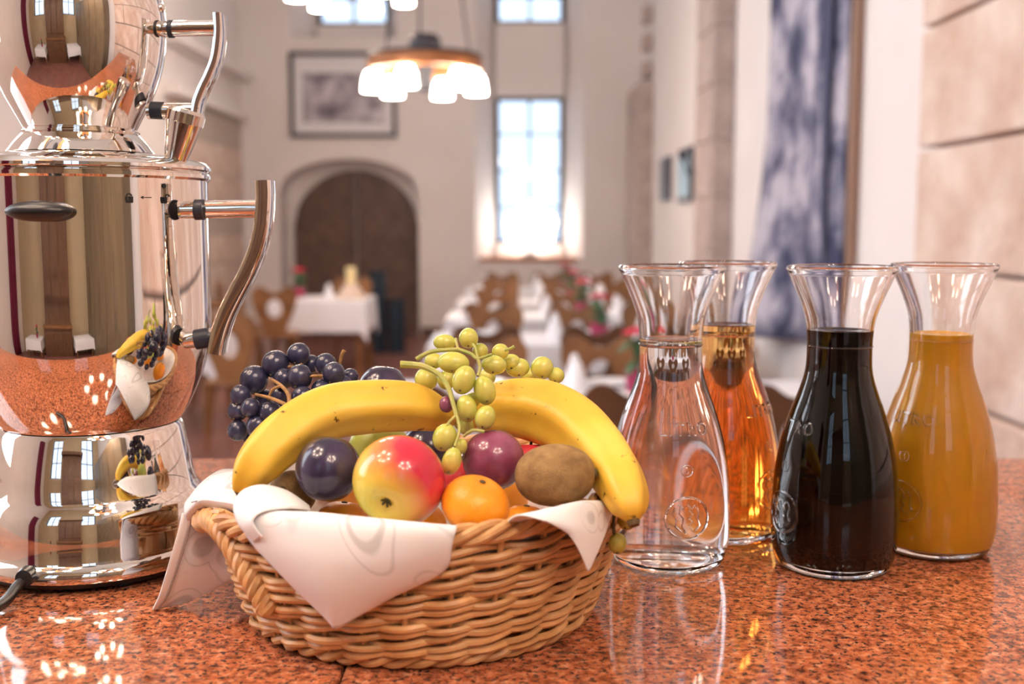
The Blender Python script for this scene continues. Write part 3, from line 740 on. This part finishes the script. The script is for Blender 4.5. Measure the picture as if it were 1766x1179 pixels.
hp = cr([Vector((P(466, 1048, .688)-Vector((BX, BY, CZ)))), P(438, 1000, .692)-Vector((BX, BY, CZ)), P(402, 938, .706)-Vector((BX, BY, CZ)), P(372, 900, .730)-Vector((BX, BY, CZ)), P(351, 896, .768)-Vector((BX, BY, CZ)), P(360, 892, .825)-Vector((BX, BY, CZ)), P(415, 880, .87)-Vector((BX, BY, CZ)), Vector((-.10, .10, .070))], 120)
def hc(t_):
    i = min(int(t_*120), 119); p = hp[i].lerp(hp[i+1], t_*120-i); d = (hp[i+1]-hp[i]).normalized()
    u = Vector((0, 0, 1)); u = (u-d*u.dot(d)).normalized(); return p, u, d.cross(u)
rope(hc, 10, 3, .0044, .0046, False, 'handle_strand', 300)
for k in range(7):                             # floor of the basket
    MB().tube([(-.112*math.cos(k*PI/7), -.112*math.sin(k*PI/7), .0035), (.112*math.cos(k*PI/7), .112*math.sin(k*PI/7), .0035)], .0025, 6).build('base_spoke', wick, bk)
for k in range(24):
    R_ = .006+k*.0046; MB().tube([(R_*math.cos(a), R_*math.sin(a), .0065) for a in [2*PI*i/40 for i in range(40)]], .0023, 5, True).build('base_coil', wick, bk)
# ------------------------------------------------------------------ napkin lining the basket
npk = thing('printed_napkin', (0, 0, 0), 'white cloth napkin with grey scroll print draped over the basket rim', 'napkin')
def px_rows(rows): return [[P(*q) for q in r] for r in rows]
sheet('front_flap', px_rows([
    [(470, 880, .69), (560, 893, .69), (640, 905, .68), (720, 910, .675), (786, 912, .668)],
    [(415, 885, .668), (520, 884, .651), (620, 893, .640), (710, 902, .636), (788, 908, .640)],
    [(428, 928, .664), (510, 935, .642), (595, 950, .631), (690, 955, .629), (780, 938, .635)],
    [(492, 998, .655), (535, 1008, .641), (585, 1015, .634), (665, 1010, .634), (766, 984, .641)],
    [(556, 1060, .652), (570, 1075, .648), (582, 1083, .646), (625, 1058, .644), (690, 1022, .645)]]), nap, npk)
sheet('rolled_edge', px_rows([
    [(440, 935, .660), (412, 905, .664), (403, 872, .672), (418, 846, .684), (452, 836, .695), (495, 846, .70), (533, 872, .70)],
    [(452, 925, .653), (436, 900, .655), (450, 884, .657), (475, 878, .660), (500, 876, .665), (520, 877, .672), (535, 880, .688)]]), nap, npk, 30, 6)
sheet('right_flap', px_rows([
    [(870, 906, .662), (930, 902, .672), (985, 890, .690), (1030, 868, .724)],
    [(890, 889, .645), (950, 876, .655), (1005, 864, .677), (1057, 866, .712)],
    [(922, 893, .639), (978, 903, .648), (1020, 908, .671), (1049, 903, .696)],
    [(975, 915, .647), (1000, 938, .655), (1022, 945, .669), (1036, 938, .681)],
    [(1003, 955, .655), (1008, 970, .659), (1014, 984, .663), (1020, 974, .669)]]), nap, npk)
sheet('handle_flap', px_rows([
    [(332, 862, .85), (372, 814, .86), (415, 810, .85), (448, 816, .83), (475, 832, .80)],
    [(320, 866, .795), (352, 830, .785), (398, 818, .778), (432, 822, .768), (460, 834, .755)],
    [(318, 884, .765), (344, 860, .745), (378, 860, .728), (412, 866, .712), (440, 876, .700)],
    [(325, 900, .768), (352, 880, .757), (385, 886, .745), (408, 890, .733), (426, 898, .715)]]), nap, npk)
sheet('hanging_corner', px_rows([
    [(318, 880, .776), (345, 872, .784), (375, 884, .788), (405, 894, .784), (432, 907, .780)],
    [(306, 925, .772), (335, 922, .780), (368, 925, .786), (402, 930, .786), (432, 945, .782)],
    [(292, 975, .768), (320, 975, .774), (355, 978, .780), (390, 985, .782), (425, 982, .78)],
    [(277, 1025, .770), (298, 1025, .776), (325, 1025, .782), (352, 1022, .785), (380, 1010, .785)],
    [(264, 1051, .776), (278, 1048, .778), (292, 1045, .780), (312, 1041, .783), (332, 1034, .785)]]), nap, npk)
sheet('hem_band', px_rows([
    [(315, 884, .768), (304, 925, .766), (290, 975, .766), (275, 1025, .768), (263, 1051, .774)],
    [(333, 880, .7655), (323, 924, .7675), (307, 975, .7685), (289, 1025, .7715), (272, 1049, .775)]]), hem, npk, 24, 3, .0016)
MB().tube(cr([P(334, 881, .763), P(324, 924, .765), P(308, 975, .766), P(290, 1025, .769), P(274, 1048, .773)], 24), .0004, 5).build('stitching', thread, npk)
MB().tube(cr([P(330, 866, .748), P(370, 857, .742), P(410, 853, .738), P(450, 856, .727)], 16), .0004, 5).build('stitching', thread, npk)
lin = []
for r_, z in ((.1375, .090), (.122, .070), (.100, .035), (.06, .018), (.004, .015)):
    lin.append((r_, z))
o = MB().lathe([(a, b) for a, b in lin] + [(a-.001 if a > .01 else .003, b+.0012) for a, b in reversed(lin)], 60, (BX, BY, CZ), closed=True).build('lining', nap, npk)
#MARK6
# ------------------------------------------------------------------ fruit
def axes(zdir, xhint):
    z = Vector(zdir).normalized(); x = Vector(xhint); x = (x - z*x.dot(z)).normalized(); y = z.cross(x)
    return Matrix((x, y, z)).transposed()
def fruit(name, c, mb, m, R, label, cat, group=None):
    e = thing(name, c, label, cat, group); e.rotation_mode = 'QUATERNION'; e.rotation_quaternion = R.to_quaternion()
    o = mb.build('skin' if cat not in ('grape',) else 'berry', m, e); return e
def sph_prof(r, dz=1.0, top=.18, bot=.12, n=26, tp=0):
    out = []
    for i in range(n+1):
        t_ = PI*i/n; rr = math.sin(t_)*r*(1 - tp*(1+math.cos(t_))*.5)
        z = -math.cos(t_)*r*dz
        d = max(0, 1-(math.sin(t_)/.55)) if True else 0
        z += (bot if t_ < PI/2 else -top)*r*d*d*(1 if t_ < PI/2 else 1)
        out.append((max(rr, 0), z))
    out[0] = (0, out[0][1]); out[-1] = (0, out[-1][1]); return out
def apple(px, py, rpx, Y, m, zdir, xh, label, dz=.92):
    r = rpx/1900*Y*1.0
    e = fruit('apple', P(px, py, Y), MB().lathe(sph_prof(r, dz, .45, .34, 40, .0), 48), m, axes(zdir, xh), label, 'apple', 'fruit in the basket')
    for k in range(6):
        a = k*PI/3; MB().tube([(.0008*math.cos(a), .0008*math.sin(a), -r*(dz-.34)), (.0034*math.cos(a), .0034*math.sin(a), -r*(dz-.20))], [.0016, .0006], 5).build('calyx', cal, e)
    MB().tube([(0, 0, r*(dz-.5)), (.002, 0, r*(dz+.05))], .0012, 6).build('stem', cal, e)
    return e
apple(688, 829, 82, .688, app, (.28, .86, .42), (.80, -.25, .55), 'yellow and red apple showing its blossom end at the basket front', .95)
apple(790, 832, 48, .764, redapp, (0, .3, 1), (1, 0, 0), 'deep red apple half hidden below the green grapes')
apple(912, 800, 42, .772, redapp, (0, .2, 1), (1, 0, 0), 'deep red apple tucked between banana and kiwi')
apple(655, 775, 55, .800, greenf, (.2, .2, 1), (1, 0, 0), 'green apple under the banana between plum and red apple')
def plum(px, py, rx, ry, Y, m, label, zd=(.1, .1, 1)):
    k = Y/1900; r = rx*k
    e = fruit('plum', P(px, py, Y), MB().lathe(sph_prof(r, ry/rx, .16, .05, 32), 40), m, axes(zd, (1, 0, 0)), label, 'plum', 'fruit in the basket')
    MB().tube([(0, 0, r*(ry/rx-.16)), (.001, 0, r*(ry/rx-.05))], .0009, 6).build('stem', cal, e); return e
plum(566, 808, 57, 59, .712, plumd, 'glossy dark blue plum at the basket front beside the apple', (.15, .35, 1))
plum(851, 793, 55, 54, .736, plumr, 'dusty purple-red plum above the front mandarin', (-.2, .5, 1))
plum(660, 672, 43, 44, .85, plumd, 'dark plum behind the bananas, next to the dark grapes')
plum(735, 775, 46, 44, .842, plumd, 'dark plum in the gap behind the yellow and red apple')
def mandarin(px, py, rx, Y, label, dz=.86, zd=(.1, .15, 1)):
    r = rx/1900*Y
    e = fruit('mandarin', P(px, py, Y), MB().lathe(sph_prof(r, dz, .12, .08, 32), 40), ora, axes(zd, (1, 0, 0)), label, 'mandarin', 'fruit in the basket')
    MB().ball((0, 0, r*(dz-.06)), (.0022, .0022, .0008), n=8, m=5).build('button', cal, e); return e
mandarin(820, 870, 61, .681, 'orange mandarin at the basket front below the purple-red plum', .82, (.3, -.2, 1))
mandarin(905, 908, 46, .715, 'orange mandarin low in the basket under the kiwi')
mandarin(590, 905, 50, .735, 'orange mandarin low in the basket beneath the dark blue plum')
mandarin(720, 905, 52, .800, 'orange mandarin at the bottom of the basket under the apple')
mandarin(860, 860, 52, .850, 'orange mandarin deep in the basket behind the kiwi')
mandarin(600, 830, 52, .86, 'orange mandarin deep in the basket under the dark grapes')
def kiwi(px, py, a, b, Y, zd, label):
    k = Y/1900
    e = fruit('kiwi', P(px, py, Y), MB().lathe([(max(0, math.sin(PI*i/30)**.88*b*k), -math.cos(PI*i/30)*a*k) for i in range(31)], 40), kiw, axes(zd, (0, 0, 1)), label, 'kiwi', 'fruit in the basket')
    MB().lathe([(0, a*k-.0006), (.0035, a*k-.001), (.0028, a*k+.0012), (0, a*k+.001)], 12).build('stem_scar', cal, e); return e
kiwi(957, 819, 71, 55, .702, (.9, -.14, .08), 'large fuzzy brown kiwi lying beside the purple-red plum')
kiwi(505, 850, 48, 40, .742, (-.2, -.9, .3), 'brown kiwi end peeking out between napkin and dark plum')
# bananas
def banana(path, rad, label, stalk_first):
    pts = cr([P(*q) for q in path], 60); c = pts[30].copy()
    e = thing('banana', c, label, 'banana', 'fruit in the basket')
    R_ = [v.x for v in cr([Vector((r/1900*.75, 0, 0)) for r in rad], 60)]
    def sec(a): 
        q = 1 + .07*math.cos(5*a+.6); return (q*math.cos(a), q*math.sin(a))
    MB().tube([p-c for p in pts], R_, 40, sec=sec).build('peel', ban, e)
    a, b = (0, 60) if stalk_first else (60, 0)
    for i, nm, m_, ln, r0, r1 in ((a, 'stalk', banst, .010, R_[a]*1.0, .0042), (b, 'tip', bantip, .0035, R_[b]*1.01, .0035)):
        d = (pts[i]-pts[i+(1 if i == 0 else -1)]).normalized(); p = pts[i]-c
        MB().tube([p-d*.0004, p+d*ln*.5, p+d*ln], [r0, (r0+r1)*.5, r1], 14).build(nm, m_, e)
    return e
banana([(420, 848, .712), (440, 805, .714), (490, 752, .730), (560, 712, .750), (640, 700, .762), (710, 701, .77), (760, 716, .778), (785, 722, .78)],
       [20, 36, 45, 47, 46, 42, 28, 12], 'banana curving over the dark blue plum, dark grapes behind it', False)
banana([(806, 722, .800), (845, 706, .795), (920, 708, .785), (985, 733, .768), (1037, 780, .735), (1070, 830, .703), (1086, 872, .684), (1092, 897, .678)],
       [22, 44, 56, 55, 48, 41, 30, 11], 'banana arching over the kiwi towards the water carafe', True)
# grape bunches
def bunch(label, mat_, grapes, stems, ms, c0):
    c = P(*c0); e = thing('grape_bunch', c, label, 'grapes')
    for px, py, rx, ry, Y, tilt in grapes:
        k = Y/1900; p = P(px, py, Y)
        R = Matrix.Rotation(tilt, 3, 'Y')
        g = MB().ball((0, 0, 0), (rx*k, min(rx, ry)*k, ry*k), R, 24, 16).build('grape', mat_, e); g.location = p-c
        MB().ball((0, 0, 0), .0009, n=6, m=4).build('grape_scar', cal, g).location = R @ Vector((0, -min(rx, ry)*k*.75, -ry*k*.66))
    for path, r0, r1 in stems:
        q = cr([P(*s)-c for s in path], 14); MB().tube(q, [r0+(r1-r0)*i/14 for i in range(15)], 8).build('stalk', ms, e)
    return e
BG = [(515,611,20,.835),(475,628,24,.83),(438,655,25,.825),(517,650,22,.80),(489,653,18,.815),(536,628,16,.845),(561,628,19,.825),(575,644,20,.805),(604,649,14,.84),(554,672,18,.80),(592,664,17,.83),(521,684,19,.79),(415,682,19,.81),(432,703,17,.79),(410,708,18,.81),(466,711,20,.79),(410,742,18,.805),(444,734,20,.79),(483,682,18,.82),(491,712,17,.815),(432,754,13,.82),(455,688,17,.835),(545,700,18,.83),(580,690,18,.85),(500,735,18,.83),(465,745,17,.83)]
bunch('bunch of dark blue grapes hanging over the basket on the tea urn side', grb, [(x, y, r, r*1.03, Y, .3) for x, y, r, Y in BG],
      [([(508,708,.765),(492,697,.77),(466,686,.785),(440,680,.79)], .0017, .0011), ([(500,703,.765),(497,680,.775),(485,665,.79),(470,655,.80)], .0017, .0011), ([(508,712,.762),(510,698,.762),(511,686,.765)], .0014, .0012), ([(586,628,.83),(589,612,.83),(594,604,.83)], .0011, .0015), ([(520,628,.81),(510,632,.805),(498,632,.815)], .0011, .0009), ([(555,648,.80),(540,648,.795),(530,652,.80)], .0011, .0009), ([(485,665,.79),(470,672,.79),(462,690,.79)], .0013, .0009)], stb, (490, 690, .81))
GG = [(808,583,17,18,.80,0),(767,590,20,14,.80,.0),(782,625,28,19,.765,.1),(800,655,20,26,.75,.35),(836,673,19,26,.75,-.25),(805,704,18,24,.745,-.2),(837,720,18,22,.735,.35),(767,754,21,25,.725,.35),(779,795,17,25,.702,.3),(852,629,22,17,.775,.15),(863,606,15,14,.80,0),(828,605,14,14,.805,0),(882,624,16,14,.81,0),(893,634,21,17,.812,-.2),(935,634,20,20,.812,0),(959,647,15,14,.812,.3),(735,654,20,21,.785,-.2),(748,622,16,14,.80,0),(795,770,11,14,.722,.3),(804,735,14,15,.755,0),(840,650,15,15,.835,0),(770,655,16,17,.80,0),(815,690,13,14,.762,0),(912,648,15,14,.835,0)]
bunch('bunch of pale green grapes draped between the two bananas', grg, GG,
      [([(690,628,.765),(712,629,.765),(732,632,.76),(758,646,.755),(773,668,.748),(780,690,.742),(787,716,.735)], .0026, .0014), ([(718,619,.775),(745,606,.775),(790,602,.775)], .0016, .0014), ([(790,602,.775),(812,610,.77),(824,618,.765),(848,611,.77)], .0014, .0011), ([(824,618,.765),(828,633,.762),(824,648,.758)], .0014, .0012), ([(787,716,.735),(792,735,.728),(790,752,.72),(784,770,.71)], .0013, .0009), ([(787,716,.735),(776,726,.726),(770,734,.722)], .0010, .0008), ([(800,752,.708),(815,742,.703),(835,744,.700)], .0010, .0011), ([(824,618,.765),(820,600,.77),(815,593,.775)], .001, .0009), ([(870,604,.785),(882,600,.785),(887,597,.785)], .0009, .0013), ([(790,602,.775),(787,590,.78),(786,584,.785)], .001, .001)], stg, (800, 660, .765))
# a small purple grape between the bananas and a sprig of two grapes over the rim
e = fruit('loose_grape', P(770, 697, .752), MB().ball((0, 0, 0), (.0052, .0052, .0058), n=20, m=14), plumr, Matrix.Identity(3), 'single small purple grape lodged beside the green grape stalk', 'grape')
bunch('sprig of two olive-green grapes hanging below the tip of the banana by the water carafe', mottled('olive_grape_skin', (.36,.32,.045), (.44,.38,.07), 60, .4), [(1065,937,16,19,.700,.1),(1081,897,17,17,.722,.4)], [([(1063,872,.715),(1059,892,.708),(1058,908,.702),(1059,920,.70)], .0010, .0012)], cal, (1065, 920, .705))
# ------------------------------------------------------------------ carafes
CP = [(.0423, .2412), (.0336, .2212), (.0280, .2053), (.0262, .1940), (.0255, .1803), (.0263, .1619), (.0306, .1458), (.0372, .1277), (.0440, .1043), (.0488, .0763), (.0504, .0482), (.0505, .0297), (.0492, .0155), (.0462, .0050), (.0430, .0012)]
OUT = smooth_prof(CP, 70)
def rad_at(z):
    for (r0, z0), (r1, z1) in zip(OUT, OUT[1:]):
        if z1 <= z <= z0: return r0 + (r1-r0)*(z0-z)/max(z0-z1, 1e-6)
    return OUT[-1][0]
TH = .0026
INN = [(r-TH, z) for r, z in OUT if z > .0085]
INN[-1] = (INN[-1][0], .0085)
def carafe(front, axisx, label, liq, level, lname, rot=0, emblem=True):
    x, y = front
    e = thing('carafe', (x, y, CZ+.0004), label, 'carafe', 'glass carafes on the counter', rot)
    outer = [(0, .0015), (.028, .0005), (.040, .0)] + [(r, z) for r, z in reversed(OUT)]
    rim = [(.0432, .2425), (.0434, .2445), (.0420, .2460), (.0402, .2455), (.0395, .2435)]
    rl = rad_at(level)-TH
    g = MB().lathe(outer + rim + [(r, z) for r, z in INN if z > level+.0005] + [(rl, level)], 96, cap=False)
    mesh('glass_body', g.v, g.f, glass, e, True, False)
    prof = [(0, .0060), (.030, .0065)] + [(r, z) for r, z in reversed(INN) if z < level-.0005] + [(rl, level)]
    two = isinstance(liq, list)
    g = MB().lathe(prof, 96, cap=False); ns = len(g.f); g2 = MB().lathe([(rl, level), (rl-.0012, level-.0006), (0, level-.0007)], 96, cap=False)
    nv = len(g.v); vs = g.v + g2.v; fs = g.f + [tuple(i+nv for i in f) for f in g2.f]
    o = mesh('liquid', vs, fs, liq[0] if two else liq, e, True, False); o['label'] = lname
    if two:
        o.data.materials.append(liq[1])
        for p in o.data.polygons:
            if p.center.z > level-.0009 and p.normal.z > .3: p.material_index = 1
    # moulded ring line on the neck
    MB().lathe([(rad_at(.1815)-.0004, .1803), (rad_at(.1815)+.0007, .1815), (rad_at(.1815)-.0004, .1827)], 96, closed=True).build('neck_ring', glass, e)
    def wrap(pts3, z0, a0):
        return [Vector(((rad_at(z0+v.y)+v.z)*math.cos(a0+v.x/.047), (rad_at(z0+v.y)+v.z)*math.sin(a0+v.x/.047), z0+v.y)) for v in pts3]
    if emblem:
        a0 = -PI/2 + .02
        def relief(path, z0, r, name):
            MB().tube(wrap([Vector((a, b, 0)) for a, b in path], z0, a0), r, 6).build(name, glass, e)
        zc = .0490
        relief([(.0165*math.cos(t_), .0165*math.sin(t_)) for t_ in [2*PI*i/48 for i in range(49)]], zc, .0010, 'medallion_ring')
        relief([(-.009, .009), (-.011, .004), (-.008, -.001), (-.009, -.006), (-.004, -.011)], zc, .0008, 'medallion_relief')
        relief([(-.005, .010), (-.006, .004), (-.003, .0), (-.004, -.006), (-.001, -.012)], zc, .0008, 'medallion_relief')
        relief([(-.007, .011), (-.003, .008), (0, .011), (.003, .007), (.006, .010), (.009, .005), (.008, -.001), (.010, -.006), (.006, -.010)], zc, .0009, 'medallion_relief')
        relief([(.001, .006), (.004, .003), (.001, 0), (.004, -.003), (.001, -.006), (.004, -.009)], zc, .0008, 'medallion_relief')
        relief([(.0045*math.cos(t_), .0045*math.sin(t_)) for t_ in [2*PI*i/24 for i in range(25)]], .0865, .0005, 'mark_ring')
        relief([(-.001, .0025), (.0012, .0025), (0, .0005), (.0014, -.0008), (0, -.0026), (-.0014, -.002)], .0865, .0004, 'mark_relief')
        cu = bpy.data.curves.new('t', 'FONT'); cu.body = 'LITRO'; cu.size = .0135; cu.extrude = .0004; cu.bevel_depth = .0005; cu.bevel_resolution = 1; cu.align_x = 'CENTER'; cu.space_character = 1.35; cu.resolution_u = 4
        to = bpy.data.objects.new('t', cu); C.objects.link(to); dg = bpy.context.evaluated_depsgraph_get(); me = to.evaluated_get(dg).to_mesh()
        vs = wrap([Vector((v.co.x, v.co.y, v.co.z+.0003)) for v in me.vertices], .1135, a0); fs = [tuple(p.vertices) for p in me.polygons]
        to.evaluated_get(dg).to_mesh_clear(); bpy.data.objects.remove(to)
        mesh('embossed_litro', vs, fs, glass, e, False)
    return e
carafe((P(1152, 900, .896).x, .896), 0, 'glass carafe of clear water with embossed medallion, beside the fruit basket', water, .1865, 'clear water', 0.14)
carafe((P(1245, 900, .978).x, .978), 0, 'glass carafe of amber juice standing behind the water carafe', amber, .1905, 'amber apple juice', .75)
carafe((P(1438, 900, .884).x, .884), 0, 'glass carafe of very dark red juice', darkred, .1945, 'dark red juice', -1.25)
carafe((P(1610, 900, .932).x, .932), 0, 'glass carafe of opaque orange juice beside the dark red one', orangej, .187, 'orange juice', -.95)
